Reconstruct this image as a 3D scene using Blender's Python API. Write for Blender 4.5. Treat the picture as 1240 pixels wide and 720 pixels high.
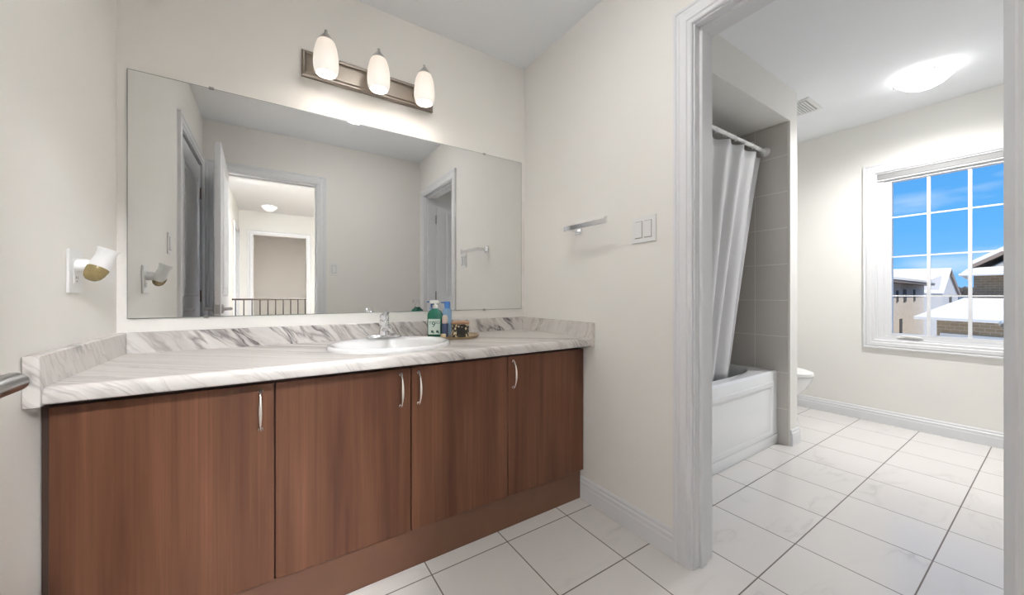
import bpy, bmesh, math, random
from mathutils import Vector, Matrix
random.seed(4)
S = bpy.context.scene
for o in list(bpy.data.objects): bpy.data.objects.remove(o)
PI = math.pi
col = S.collection

# ------------------------------------------------------------------ camera
cd = bpy.data.cameras.new('camera'); cam = bpy.data.objects.new('camera', cd); col.objects.link(cam)
cam.location = (0.4672, -1.8756, 1.0306)
cam.rotation_euler = (PI/2, 0, -math.radians(33.245))
cd.sensor_width = 36; cd.lens = 442.99/1240*36; cd.shift_y = -(360-356.52)/1240
cd.clip_start = 0.02; cd.clip_end = 400
S.camera = cam
# ------------------------------------------------------------------ colour
S.view_settings.view_transform = 'Standard'
try: S.view_settings.look = 'None'
except Exception: pass
S.view_settings.gamma = 1; S.view_settings.use_curve_mapping = False
S.view_settings.exposure = 0.82
# ------------------------------------------------------------------ world: winter sky with thin cloud
w = bpy.data.worlds.new('sky'); S.world = w; w.use_nodes = True
nt = w.node_tree; N = nt.nodes; L = nt.links; N.clear()
out = N.new('ShaderNodeOutputWorld'); bg = N.new('ShaderNodeBackground'); bg.inputs[1].default_value = .61
tc = N.new('ShaderNodeTexCoord'); sep = N.new('ShaderNodeSeparateXYZ'); L.new(tc.outputs['Generated'], sep.inputs[0])
rp = N.new('ShaderNodeValToRGB'); L.new(sep.outputs['Z'], rp.inputs[0])
e = rp.color_ramp.elements
e[0].position = 0.0; e[0].color = (0.26, 0.58, 0.98, 1)
e[1].position = 0.5; e[1].color = (0.03, 0.23, 0.75, 1)
m1 = e.new(0.12); m1.color = (0.13, 0.46, 0.93, 1)
mp = N.new('ShaderNodeMapping'); mp.inputs['Scale'].default_value = (1.5, 2.5, 9); L.new(tc.outputs['Generated'], mp.inputs[0])
nz = N.new('ShaderNodeTexNoise'); nz.inputs['Scale'].default_value = 1.6; nz.inputs['Detail'].default_value = 5; L.new(mp.outputs[0], nz.inputs[0])
cr = N.new('ShaderNodeValToRGB'); cr.color_ramp.elements[0].position = .54; cr.color_ramp.elements[1].position = .85
L.new(nz.outputs[0], cr.inputs[0])
mx = N.new('ShaderNodeMix'); mx.data_type = 'RGBA'; L.new(cr.outputs[0], mx.inputs[0]); L.new(rp.outputs[0], mx.inputs[6]); mx.inputs[7].default_value = (.75, .88, 1, 1)
L.new(mx.outputs[2], bg.inputs[0]); L.new(bg.outputs[0], out.inputs[0])
# ------------------------------------------------------------------ sun (behind the house, lights the street outside)
sd = bpy.data.lights.new('sun', 'SUN'); sd.energy = 3.6; sd.angle = .01; sd.color = (1, .95, .87)
sun = bpy.data.objects.new('sun', sd); col.objects.link(sun); sun.rotation_euler = Vector((.62, .50, -.85)).to_track_quat('-Z', 'Y').to_euler()
LP = dict(bulb=27.0, shade=.36, bath=19.0, bath_spot=84.0, hall=600.0, vanity=40.0, room=.4, bedroom=170.0)      # radiance of the lamps; hall, vanity and bedroom are added fill lights

# ------------------------------------------------------------------ materials
def new_mat(name):
    m = bpy.data.materials.new(name); m.use_nodes = True
    return m, m.node_tree, m.node_tree.nodes['Principled BSDF']
def math_n(nt, op, a, b=None):
    n = nt.nodes.new('ShaderNodeMath'); n.operation = op
    for i, v in enumerate((a, b)):
        if v is None: continue
        if isinstance(v, (int, float)): n.inputs[i].default_value = v
        else: nt.links.new(v, n.inputs[i])
    return n.outputs[0]
def mix_n(nt, fac, a, b):
    n = nt.nodes.new('ShaderNodeMix'); n.data_type = 'RGBA'
    if isinstance(fac, (int, float)): n.inputs[0].default_value = fac
    else: nt.links.new(fac, n.inputs[0])
    for i, v in ((6, a), (7, b)):
        if isinstance(v, tuple): n.inputs[i].default_value = (*v, 1)
        else: nt.links.new(v, n.inputs[i])
    return n.outputs[2]
def noise_n(nt, vec, scale, detail=3, rough=.5, dist=0):
    n = nt.nodes.new('ShaderNodeTexNoise'); n.inputs['Scale'].default_value = scale
    n.inputs['Detail'].default_value = detail; n.inputs['Roughness'].default_value = rough; n.inputs['Distortion'].default_value = dist
    if vec is not None: nt.links.new(vec, n.inputs['Vector'])
    return n.outputs[0]
def geo_pos(nt, scale=(1,1,1), rot=(0,0,0)):
    g = nt.nodes.new('ShaderNodeNewGeometry'); m = nt.nodes.new('ShaderNodeMapping')
    m.inputs['Scale'].default_value = scale; m.inputs['Rotation'].default_value = rot
    nt.links.new(g.outputs['Position'], m.inputs[0]); return m.outputs[0]
def ramp_n(nt, fac, *stops):
    r = nt.nodes.new('ShaderNodeValToRGB'); els = r.color_ramp.elements
    while len(els) < len(stops): els.new(.5)
    for el, (p, c) in zip(els, stops):
        el.position = p; el.color = (*c, 1) if isinstance(c, tuple) else (c, c, c, 1)
    nt.links.new(fac, r.inputs[0]); return r.outputs[0]
def bump_n(nt, bs, h, strength, dist=.002):
    b = nt.nodes.new('ShaderNodeBump'); b.inputs['Strength'].default_value = strength; b.inputs['Distance'].default_value = dist
    nt.links.new(h, b.inputs['Height']); nt.links.new(b.outputs[0], bs.inputs['Normal'])
def simple(name, c, rough=.5, metal=0, var=.03, vs=6, bump=0, spec=None, coat=0):
    m, nt, b = new_mat(name)
    f = noise_n(nt, geo_pos(nt), vs, 3)
    c2 = tuple(max(0, x*(1-var)) for x in c)
    nt.links.new(mix_n(nt, f, c, c2), b.inputs['Base Color'])
    b.inputs['Roughness'].default_value = rough; b.inputs['Metallic'].default_value = metal
    if spec is not None: b.inputs['Specular IOR Level'].default_value = spec
    if coat: b.inputs['Coat Weight'].default_value = coat
    if bump: bump_n(nt, b, noise_n(nt, geo_pos(nt), 220, 2), bump, .001)
    return m
def emis(name, c, s):
    m, nt, b = new_mat(name)
    b.inputs['Base Color'].default_value = (.8, .8, .8, 1); b.inputs['Roughness'].default_value = .3
    b.inputs['Emission Color'].default_value = (*c, 1); b.inputs['Emission Strength'].default_value = s
    return m
def dish_mat(name, c, s, r, rim=.05):      # glass dish: bright over its bulbs, dimmer towards the rim
    m, nt, b = new_mat(name)
    b.inputs['Base Color'].default_value = (.8, .78, .74, 1); b.inputs['Roughness'].default_value = .25
    t = nt.nodes.new('ShaderNodeTexCoord'); sp = nt.nodes.new('ShaderNodeSeparateXYZ'); nt.links.new(t.outputs['Object'], sp.inputs[0])
    q = math_n(nt, 'SQRT', math_n(nt, 'ADD', math_n(nt, 'POWER', sp.outputs[0], 2), math_n(nt, 'POWER', sp.outputs[1], 2)))
    f = ramp_n(nt, math_n(nt, 'DIVIDE', q, r), (0, 1.0), (.45, .8), (.75, .12), (1.0, rim))
    b.inputs['Emission Color'].default_value = (*c, 1); nt.links.new(math_n(nt, 'MULTIPLY', f, s), b.inputs['Emission Strength'])
    return m
M = {}
M['wall'] = simple('warm white wall paint', (.87, .85, .81), .75, bump=.08, spec=.25)
M['bathwall'] = simple('cream wall paint', (.88, .87, .83), .75, bump=.08, spec=.25)
M['ceil'] = simple('ceiling paint', (.91, .93, .955), .9, bump=.1, spec=.2)
M['trim'] = simple('white trim gloss paint', (.78, .785, .80), .4, var=.01)
M['hallfloor'] = simple('hall oak floor', (.42, .30, .2), .4, var=.2)
M['white'] = simple('white plastic', (.83, .83, .82), .35, var=.01)
M['ceramic'] = simple('white ceramic', (.86, .86, .86), .12, var=.01, coat=.5)
M['acrylic'] = simple('white tub acrylic', (.84, .86, .88), .15, var=.01, coat=.4)
M['chrome'] = simple('chrome', (.85, .86, .88), .08, 1, var=.02)
M['nickel'] = simple('brushed nickel', (.36, .315, .27), .32, 1, var=.1)
M['satin'] = simple('satin nickel pull', (.80, .77, .73), .25, 1, var=.04)
M['steel'] = simple('brushed lever steel', (.50, .50, .50), .3, 1, var=.1)
M['cap'] = simple('grey satin metal cap', (.52, .51, .49), .4, .7, var=.03)
M['dark'] = simple('dark shadow gap board', (.03, .02, .018), .6)
M['iron'] = simple('black iron', (.02, .02, .02), .4)
M['rail'] = simple('dark stained handrail', (.05, .03, .02), .35)
M['edge'] = simple('mirror edge green grey', (.22, .27, .25), .3)
M['snow'] = simple('snow', (.66, .64, .61), .9, var=.05, vs=.8)
M['amber'] = simple('amber lens plastic', (.34, .26, .11), .1, var=.45, vs=80)
M['lens'] = simple('clear lens plastic', (.78, .76, .66), .1)
M['fascia'] = simple('brown fascia', (.22, .17, .14), .6)
M['dglass'] = simple('dark window glass', (.08, .075, .07), .6, spec=.2)
M['stucco'] = simple('grey stucco gable', (.42, .41, .40), .9)
M['trees'] = simple('bare winter trees', (.10, .09, .08), 1, var=.6, vs=2)
M['blind'] = simple('grey roller blind fabric', (.33, .33, .325), .8)
M['blue'] = simple('blue pump plastic', (.06, .22, .58), .3)
M['bluet'] = simple('pale blue bottle plastic', (.28, .45, .66), .25)
M['navy'] = simple('navy bottle band', (.07, .10, .22), .3)
M['beigecap'] = simple('translucent beige cap', (.62, .54, .50), .3)
M['cream'] = simple('cream wax', (.85, .75, .52), .4)
M['lid'] = simple('copper brown lid', (.42, .24, .14), .35, .3)
M['tray'] = simple('brass tray', (.45, .32, .17), .35, .6, var=.15, vs=30)
M['label'] = simple('pale soap label', (.66, .78, .72), .4)
M['ink'] = simple('dark green print', (.02, .10, .08), .5)
M['black'] = simple('black label', (.015, .013, .012), .5)
M['grout'] = simple('grout', (.3, .28, .26), .8)

m, nt, b = new_mat('mirror silver'); b.inputs['Metallic'].default_value = 1; b.inputs['Roughness'].default_value = 0.0
nt.links.new(mix_n(nt, noise_n(nt, geo_pos(nt), 1.5, 1), (.82, .825, .82), (.81, .815, .81)), b.inputs['Base Color']); M['mirror'] = m
m, nt, b = new_mat('window glass'); b.inputs['Transmission Weight'].default_value = 1; b.inputs['Roughness'].default_value = 0; b.inputs['IOR'].default_value = 1.03
b.inputs['Base Color'].default_value = (.98, .99, 1, 1); M['glass'] = m
m, nt, b = new_mat('green soap bottle'); b.inputs['Transmission Weight'].default_value = .35; b.inputs['Roughness'].default_value = .1
nt.links.new(mix_n(nt, noise_n(nt, geo_pos(nt), 30, 1), (.04, .26, .17), (.03, .20, .14)), b.inputs['Base Color']); M['green'] = m
m, nt, b = new_mat('clear acrylic'); b.inputs['Transmission Weight'].default_value = .8; b.inputs['Roughness'].default_value = .1; b.inputs['Base Color'].default_value = (.9, .9, .9, 1); M['clear'] = m

def marble(name, grey, dens, dark):
    m, nt, b = new_mat(name)
    g = nt.nodes.new('ShaderNodeNewGeometry'); sp = nt.nodes.new('ShaderNodeSeparateXYZ'); nt.links.new(g.outputs['Position'], sp.inputs[0])
    X, Y, Z = sp.outputs
    wob = math_n(nt, 'MULTIPLY', math_n(nt, 'SUBTRACT', noise_n(nt, geo_pos(nt), 7, 3), .5), .10)
    u = math_n(nt, 'ADD', math_n(nt, 'ADD', X, wob), math_n(nt, 'ADD', math_n(nt, 'MULTIPLY', Z, .95), math_n(nt, 'MULTIPLY', Y, 1.1)))
    t = math_n(nt, 'SUBTRACT', X, math_n(nt, 'ADD', math_n(nt, 'MULTIPLY', Z, 1.0), math_n(nt, 'MULTIPLY', Y, -1.3)))
    def coords(a, c, off):
        cx = nt.nodes.new('ShaderNodeCombineXYZ')
        nt.links.new(math_n(nt, 'MULTIPLY', u, a), cx.inputs[0]); nt.links.new(math_n(nt, 'MULTIPLY', t, c), cx.inputs[1]); cx.inputs[2].default_value = off
        return cx.outputs[0]
    def ridge(vec, sc, w0, w1, hi, det=4):
        n = noise_n(nt, vec, sc, det, .5, .15)
        return ramp_n(nt, math_n(nt, 'ABSOLUTE', math_n(nt, 'SUBTRACT', n, .5)), (0, hi), (w0, hi*.5), (w1, 0.0))
    big = noise_n(nt, coords(1.6, .7, 3.1), 1.2, 2)
    mask = ramp_n(nt, big, (.50-dens, 0.0), (.62-dens, 1.0))
    cloud = ramp_n(nt, noise_n(nt, coords(9, 1.4, 0), 1.0, 5, .62), (.36, 0.0), (.66, .9))
    base = mix_n(nt, math_n(nt, 'MULTIPLY', cloud, .62), (.72, .69, .66), grey)
    fine = ridge(coords(16, 2.0, 5), 1.3, .012, .038, .38)
    c = mix_n(nt, fine, base, (.36, .315, .30))
    mid = math_n(nt, 'MULTIPLY', ridge(coords(9, 1.3, 9), 1.1, .012, .04, .85), mask)
    c = mix_n(nt, mid, c, (.25, .215, .21))
    strong = math_n(nt, 'MULTIPLY', ridge(coords(5.5, .9, 14), 1.0, .006, .018, dark), mask)
    c = mix_n(nt, strong, c, (.10, .085, .09))
    nt.links.new(c, b.inputs['Base Color']); b.inputs['Roughness'].default_value = .25
    return m
M['marble'] = marble('veined marble laminate', (.62, .58, .55), .02, .85)
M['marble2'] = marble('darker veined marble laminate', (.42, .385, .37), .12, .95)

def wood(name, ca, cb, cc):
    m, nt, b = new_mat(name)
    v = geo_pos(nt, (7, 7, .35))
    n = noise_n(nt, v, 1.6, 4, .6, .3)
    f = noise_n(nt, geo_pos(nt, (120, 120, 1.2)), 1.5, 3, .6)
    c = ramp_n(nt, n, (.30, ca), (.5, cb), (.72, cc))
    c2 = mix_n(nt, ramp_n(nt, f, (.35, .0), (.75, .45)), c, ca)
    nt.links.new(c2, b.inputs['Base Color']); b.inputs['Roughness'].default_value = .42; b.inputs['Specular IOR Level'].default_value = .3
    return m
M['wood'] = wood('red brown vertical grain laminate', (.066, .024, .012), (.128, .052, .027), (.195, .084, .045))
M['kick'] = simple('toe kick brown laminate', (.15, .066, .036), .45, var=.3, vs=10)
M['woodside'] = simple('dark cabinet side', (.045, .022, .014), .5, var=.2)

def floor_tiles():
    m, nt, b = new_mat('marble look floor tile')
    g = nt.nodes.new('ShaderNodeNewGeometry'); sp = nt.nodes.new('ShaderNodeSeparateXYZ'); nt.links.new(g.outputs['Position'], sp.inputs[0])
    fs, ids = [], []
    for ax, o, s in ((0, 1.618, .3297), (1, -1.252, .332)):
        q = math_n(nt, 'DIVIDE', math_n(nt, 'SUBTRACT', sp.outputs[ax], o-s*20), s)
        fr = math_n(nt, 'FRACT', q); ids.append(math_n(nt, 'FLOOR', q))
        d = math_n(nt, 'MINIMUM', fr, math_n(nt, 'SUBTRACT', 1.0, fr))
        fs.append(math_n(nt, 'MULTIPLY', d, s))
    d = math_n(nt, 'MINIMUM', fs[0], fs[1])
    grout = ramp_n(nt, math_n(nt, 'MULTIPLY', d, 100), (.20, 1.0), (.26, 0.0))
    cx = nt.nodes.new('ShaderNodeCombineXYZ')
    nt.links.new(math_n(nt, 'ADD', math_n(nt, 'MULTIPLY', sp.outputs[0], 1.2), math_n(nt, 'MULTIPLY', ids[0], 7.3)), cx.inputs[0])
    nt.links.new(math_n(nt, 'ADD', math_n(nt, 'MULTIPLY', sp.outputs[1], 3.0), math_n(nt, 'MULTIPLY', ids[1], 5.7)), cx.inputs[1])
    n = noise_n(nt, cx.outputs[0], 1.1, 4, .55, .7)
    vein = ramp_n(nt, math_n(nt, 'ABSOLUTE', math_n(nt, 'SUBTRACT', n, .5)), (0, .55), (.012, .18), (.04, 0.0))
    mask = ramp_n(nt, noise_n(nt, cx.outputs[0], 1.7, 2), (.48, 0.0), (.72, .7))
    base = mix_n(nt, noise_n(nt, cx.outputs[0], .9, 3), (.77, .745, .72), (.70, .675, .65))
    c = mix_n(nt, math_n(nt, 'MULTIPLY', vein, mask), base, (.42, .39, .37))
    c = mix_n(nt, grout, c, (.16, .135, .125))
    nt.links.new(c, b.inputs['Base Color'])
    nt.links.new(math_n(nt, 'ADD', math_n(nt, 'MULTIPLY', grout, .5), .2), b.inputs['Roughness'])
    bump_n(nt, b, math_n(nt, 'SUBTRACT', 1.0, grout), .4, .001)
    return m
M['tile'] = floor_tiles()

def wall_tiles():
    m, nt, b = new_mat('taupe wall tile')
    g = nt.nodes.new('ShaderNodeNewGeometry'); sp = nt.nodes.new('ShaderNodeSeparateXYZ'); nt.links.new(g.outputs['Position'], sp.inputs[0])
    xy = math_n(nt, 'ADD', sp.outputs[1], sp.outputs[0]); fs = []
    for src, o, s in ((xy, 3.41-.617, .333), (sp.outputs[2], .244, .249)):
        fr = math_n(nt, 'FRACT', math_n(nt, 'DIVIDE', math_n(nt, 'SUBTRACT', src, o-s*20), s))
        fs.append(math_n(nt, 'MULTIPLY', math_n(nt, 'MINIMUM', fr, math_n(nt, 'SUBTRACT', 1.0, fr)), s))
    d = math_n(nt, 'MINIMUM', fs[0], fs[1])
    gr = ramp_n(nt, math_n(nt, 'MULTIPLY', d, 100), (.16, 1.0), (.26, 0.0))
    base = mix_n(nt, noise_n(nt, geo_pos(nt), 4, 4), (.68, .65, .61), (.62, .59, .55))
    nt.links.new(mix_n(nt, gr, base, (.86, .84, .81)), b.inputs['Base Color']); b.inputs['Roughness'].default_value = .3
    return m
M['walltile'] = wall_tiles()

def siding(name, ca, cb, sx, sz, mort):
    m, nt, b = new_mat(name)
    g = nt.nodes.new('ShaderNodeNewGeometry'); sp = nt.nodes.new('ShaderNodeSeparateXYZ'); nt.links.new(g.outputs['Position'], sp.inputs[0])
    cx = nt.nodes.new('ShaderNodeCombineXYZ'); nt.links.new(math_n(nt, 'ADD', sp.outputs[0], sp.outputs[1]), cx.inputs[0]); nt.links.new(sp.outputs[2], cx.inputs[1])
    br = nt.nodes.new('ShaderNodeTexBrick'); nt.links.new(cx.outputs[0], br.inputs[0]); br.inputs['Scale'].default_value = 1
    br.inputs['Brick Width'].default_value = sx; br.inputs['Row Height'].default_value = sz; br.inputs['Mortar Size'].default_value = sz*.1
    br.inputs[1].default_value = (*ca, 1); br.inputs[2].default_value = (*cb, 1); br.inputs[3].default_value = (*mort, 1)
    nt.links.new(br.outputs[0], b.inputs['Base Color']); b.inputs['Roughness'].default_value = .9
    return m
M['beigebrick'] = siding('cream house brick', (.62, .55, .46), (.57, .50, .42), .3, .1, (.58, .52, .46))
M['brownbrick'] = siding('tan brown brick', (.42, .32, .21), (.36, .27, .18), .26, .09, (.48, .42, .34))

def leopard():
    m, nt, b = new_mat('black and cream spotted print')
    v = nt.nodes.new('ShaderNodeTexVoronoi'); v.inputs['Scale'].default_value = 75; nt.links.new(geo_pos(nt, (1, 1, .8)), v.inputs[0])
    f = ramp_n(nt, v.outputs['Distance'], (.36, 1.0), (.46, 0.0))
    nt.links.new(mix_n(nt, f, (.02, .018, .016), (.66, .55, .36)), b.inputs['Base Color']); b.inputs['Roughness'].default_value = .3
    return m
M['leopard'] = leopard()

def shade_mat():   # frosted glass shade lit by its bulb: glows more towards the bulb at its lower end
    m, nt, b = new_mat('lit frosted shade')
    g = nt.nodes.new('ShaderNodeNewGeometry'); sp = nt.nodes.new('ShaderNodeSeparateXYZ'); nt.links.new(g.outputs['Position'], sp.inputs[0])
    f = math_n(nt, 'DIVIDE', math_n(nt, 'SUBTRACT', sp.outputs[2], 1.97), .165)
    c = ramp_n(nt, f, (0, (1, .96, .90)), (.3, (1, .93, .83)), (1, (.92, .76, .62)))
    nt.links.new(c, b.inputs['Emission Color']); b.inputs['Emission Strength'].default_value = LP['shade']; b.inputs['Base Color'].default_value = (.55, .5, .45, 1)
    return m
M['shade'] = shade_mat()
M['bulb'] = emis('vanity bulb glow', (1, .95, .90), LP['bulb'])
M['dish'] = dish_mat('lit alabaster dish', (1, .99, .97), LP['bath'], .137, .20)
M['hallfill'] = dish_mat('added hall fill dish', (.95, .97, 1), LP['hall'], .19)
M['bedfill'] = dish_mat('added bedroom fill dish', (1, .97, .93), LP['bedroom'], .19)
M['vanfill'] = dish_mat('added vanity room fill dish', (1, .985, .97), LP['vanity'], .17)
M['roomdish'] = emis('lit room dish', (1, .97, .93), LP['room'])

def curtain_mat():
    m, nt, b = new_mat('white shower curtain fabric')
    b.inputs['Base Color'].default_value = (.86, .86, .88, 1); b.inputs['Roughness'].default_value = .5
    tr = nt.nodes.new('ShaderNodeBsdfTranslucent'); tr.inputs[0].default_value = (.85, .85, .88, 1)
    mx = nt.nodes.new('ShaderNodeMixShader'); mx.inputs[0].default_value = .25
    o = nt.nodes['Material Output']; nt.links.new(b.outputs[0], mx.inputs[1]); nt.links.new(tr.outputs[0], mx.inputs[2]); nt.links.new(mx.outputs[0], o.inputs[0])
    bump_n(nt, b, noise_n(nt, geo_pos(nt), 14, 3), .25, .01)
    return m
M['curtain'] = curtain_mat()

# ------------------------------------------------------------------ mesh helpers (all coordinates are world metres)
def BM(): return bmesh.new()
def box(bm, x0, x1, y0, y1, z0, z1, bev=0, seg=2):
    vs = [bm.verts.new((x, y, z)) for x in sorted((x0, x1)) for y in sorted((y0, y1)) for z in sorted((z0, z1))]
    fs = [bm.faces.new([vs[i] for i in q]) for q in ((0,1,3,2), (4,6,7,5), (0,4,5,1), (2,3,7,6), (0,2,6,4), (1,5,7,3))]
    if bev:
        es = list({e for f in fs for e in f.edges})
        bmesh.ops.bevel(bm, geom=es, offset=bev, segments=seg, affect='EDGES', profile=.5)
    return bm
def poly(bm, pts, faces):
    vs = [bm.verts.new(p) for p in pts]
    for f in faces: bm.faces.new([vs[i] for i in f])
    return bm
def prism(bm, pts, d):       # closed outline swept by vector d
    d = Vector(d); a = [bm.verts.new(p) for p in pts]; c = [bm.verts.new(Vector(p)+d) for p in pts]; n = len(pts)
    bm.faces.new(a[::-1]); bm.faces.new(c)
    for i in range(n): bm.faces.new((a[i], a[(i+1) % n], c[(i+1) % n], c[i]))
    return bm
def lathe(bm, prof, c, seg=32, sx=1, sy=1, axis='Z', cap=True):
    rings = []
    for r, h in prof:
        ring = []
        for k in range(seg):
            a = 2*PI*k/seg; u, v = r*math.cos(a)*sx, r*math.sin(a)*sy
            p = {'Z': (u, v, h), 'X': (h, u, v), 'Y': (u, h, v)}[axis]
            ring.append(bm.verts.new((c[0]+p[0], c[1]+p[1], c[2]+p[2])))
        rings.append(ring)
    for a, b in zip(rings, rings[1:]):
        for k in range(seg): bm.faces.new((a[k], a[(k+1) % seg], b[(k+1) % seg], b[k]))
    if cap:
        bm.faces.new(rings[0][::-1]); bm.faces.new(rings[-1])
    return bm
def tube(bm, pts, r, seg=12, sq=1.0):
    pts = [Vector(p) for p in pts]; rings = []
    rs = r if isinstance(r, (list, tuple)) else [r]*len(pts)
    for i, p in enumerate(pts):
        t = (pts[min(i+1, len(pts)-1)] - pts[max(i-1, 0)]).normalized()
        up = Vector((0, 0, 1)) if abs(t.z) < .9 else Vector((1, 0, 0))
        a = t.cross(up).normalized(); b2 = a.cross(t).normalized()
        rings.append([bm.verts.new(p + a*rs[i]*math.cos(2*PI*k/seg) + b2*rs[i]*sq*math.sin(2*PI*k/seg)) for k in range(seg)])
    for a, b in zip(rings, rings[1:]):
        for k in range(seg): bm.faces.new((a[k], a[(k+1) % seg], b[(k+1) % seg], b[k]))
    bm.faces.new(rings[0][::-1]); bm.faces.new(rings[-1])
    return bm
def sweep(bm, stations, closed=False):      # stations: lists of points, one profile each
    rs = [[bm.verts.new(p) for p in st] for st in stations]; n = len(rs[0])
    pairs = list(zip(rs, rs[1:])) + ([(rs[-1], rs[0])] if closed else [])
    for a, b in pairs:
        for k in range(n): bm.faces.new((a[k], a[(k+1) % n], b[(k+1) % n], b[k]))
    if not closed: bm.faces.new(rs[0][::-1]); bm.faces.new(rs[-1])
    return bm
def xf(bm, mat):
    bmesh.ops.transform(bm, matrix=mat, verts=bm.verts); return bm
ORG = {}
def mesh(name, bm, m, parent=None, smooth=False, loc=None, kind=None, label=None, ang=40):
    """link bm as ONE mesh object; a child keeps its parent's origin"""
    bmesh.ops.recalc_face_normals(bm, faces=bm.faces)
    o = Vector(loc) if loc is not None else (ORG[parent.name] if parent else Vector((0, 0, 0)))
    if loc is None and parent is None and len(bm.verts):
        xs = [v.co for v in bm.verts]; mn = Vector([min(c[i] for c in xs) for i in range(3)]); mxx = Vector([max(c[i] for c in xs) for i in range(3)])
        o = Vector(((mn.x+mxx.x)/2, (mn.y+mxx.y)/2, mn.z))
    bmesh.ops.translate(bm, vec=-o, verts=bm.verts)
    me = bpy.data.meshes.new(name); bm.to_mesh(me); bm.free()
    me.materials.append(M[m] if isinstance(m, str) else m)
    ob = bpy.data.objects.new(name, me); col.objects.link(ob)
    if parent: ob.parent = parent; ob.location = o - ORG[parent.name]
    else: ob.location = o
    ORG[ob.name] = o
    if smooth:
        for p in me.polygons: p.use_smooth = True
        try: me.set_sharp_from_angle(angle=math.radians(ang))
        except Exception: pass
    if kind: ob['kind'] = kind
    if label: ob['label'] = label
    return ob
def thing(name, label, cat, loc, group=None):
    o = bpy.data.objects.new(name, None); o.empty_display_size = .05; col.objects.link(o); o.location = loc; ORG[o.name] = Vector(loc)
    o['label'] = label; o['category'] = cat
    if group: o['group'] = group
    return o
def tag(o, label, cat, group=None):
    o['label'] = label; o['category'] = cat
    if group: o['group'] = group
    return o
def struct(name, bm, m, **k): return mesh(name, bm, m, kind='structure', **k)
def sroot(name, loc):
    o = bpy.data.objects.new(name, None); o.empty_display_size = .05; col.objects.link(o); o.location = loc; ORG[o.name] = Vector(loc); o['kind'] = 'structure'; return o

H = 2.44; W = 1.79; WO = 1.905; YB = -1.95; YO = -2.065; XB = 4.56
J0, J1 = -1.106, -1.806          # bathroom doorway in the right wall
E0, E1 = .095, .812              # entry doorway in the wall behind the camera
C0, C1 = -1.09, -1.86            # closet doorway in the left wall
DHH = 2.04
# ------------------------------------------------------------------ room shell
bm = BM(); box(bm, -.6, XB+.2, -2.5, .12, -.1, 0); struct('floor', bm, 'tile')
bm = BM(); box(bm, -.12, W+.05, YO+.02, .12, H, H+.1); struct('ceiling', bm, 'ceil')
bm = BM(); box(bm, W+.05, XB+.2, -2.5, .12, H, H+.1); struct('ceiling_bathroom', bm, 'ceil')
bm = BM(); box(bm, -.12, XB+.2, 0, .12, 0, H); struct('wall_back', bm, 'wall')
def wall_open_x(bm, x0, x1, ya, yb, o0, o1, zt, h=H):     # wall in an x=const plane with a door opening
    box(bm, x0, x1, ya, o0, 0, h); box(bm, x0, x1, o1, yb, 0, h); box(bm, x0, x1, o0, o1, zt, h)
bm = BM(); wall_open_x(bm, -.12, 0, 0, YO, C0+.02, C1-.02, DHH+.02); struct('wall_left', bm, 'wall')
bm = BM(); wall_open_x(bm, W, WO, 0, -2.5, J0+.02, J1-.02, DHH+.02); struct('wall_right', bm, 'wall')
bm = BM(); box(bm, -.12, E0-.02, YO, YB, 0, H); box(bm, E1+.02, W, YO, YB, 0, H); box(bm, E0-.02, E1+.02, YO, YB, DHH+.02, H); struct('wall_front', bm, 'wall')
bm = BM(); box(bm, -.8, -.7, YO, -.9, 0, H); box(bm, -.7, -.12, -.95, -.9, 0, H); box(bm, -.7, -.12, YO, YO+.05, 0, H); struct('wall_closet', bm, 'wall')
# bathroom
WY0, WY1, WZ0, WZ1 = -1.009, -1.771, .672, 2.008
bm = BM()
box(bm, XB, XB+.16, 0, WY0, 0, H); box(bm, XB, XB+.16, WY1, -2.5, 0, H); box(bm, XB, XB+.16, WY0, WY1, 0, WZ0); box(bm, XB, XB+.16, WY0, WY1, WZ1, H)
struct('wall_window', bm, 'bathwall')
bm = BM(); box(bm, WO, XB, -2.5, -2.38, 0, H); struct('wall_bathroom_south', bm, 'bathwall')
bm = BM(); box(bm, WO, XB, -.012, 0, 0, H); struct('wall_bathroom_back', bm, 'bathwall')
bm = BM(); box(bm, WO, WO+.006, -2.38, J1-.09, 0, H); box(bm, WO, WO+.006, J0+.09, -.012, 0, H); box(bm, WO, WO+.006, J1-.09, J0+.09, 2.14, H); struct('wall_bathroom_left', bm, 'bathwall')
bm = BM(); box(bm, 3.42, 3.535, -.83, -.012, 0, 2.215); struct('wall_partition', bm, 'bathwall')
bm = BM(); box(bm, WO+.006, 3.535, -.83, -.012, 2.215, H); struct('wall_bulkhead', bm, 'bathwall')
bm = BM(); box(bm, 3.41, 3.42, -.818, -.02, 0, 2.214); struct('wall_tiled_end', bm, 'walltile')
bm = BM(); box(bm, WO+.016, 3.41, -.022, -.012, .45, 2.214); box(bm, WO+.006, WO+.016, -.818, -.012, .45, 2.214); struct('wall_tiled_back', bm, 'walltile')

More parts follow.
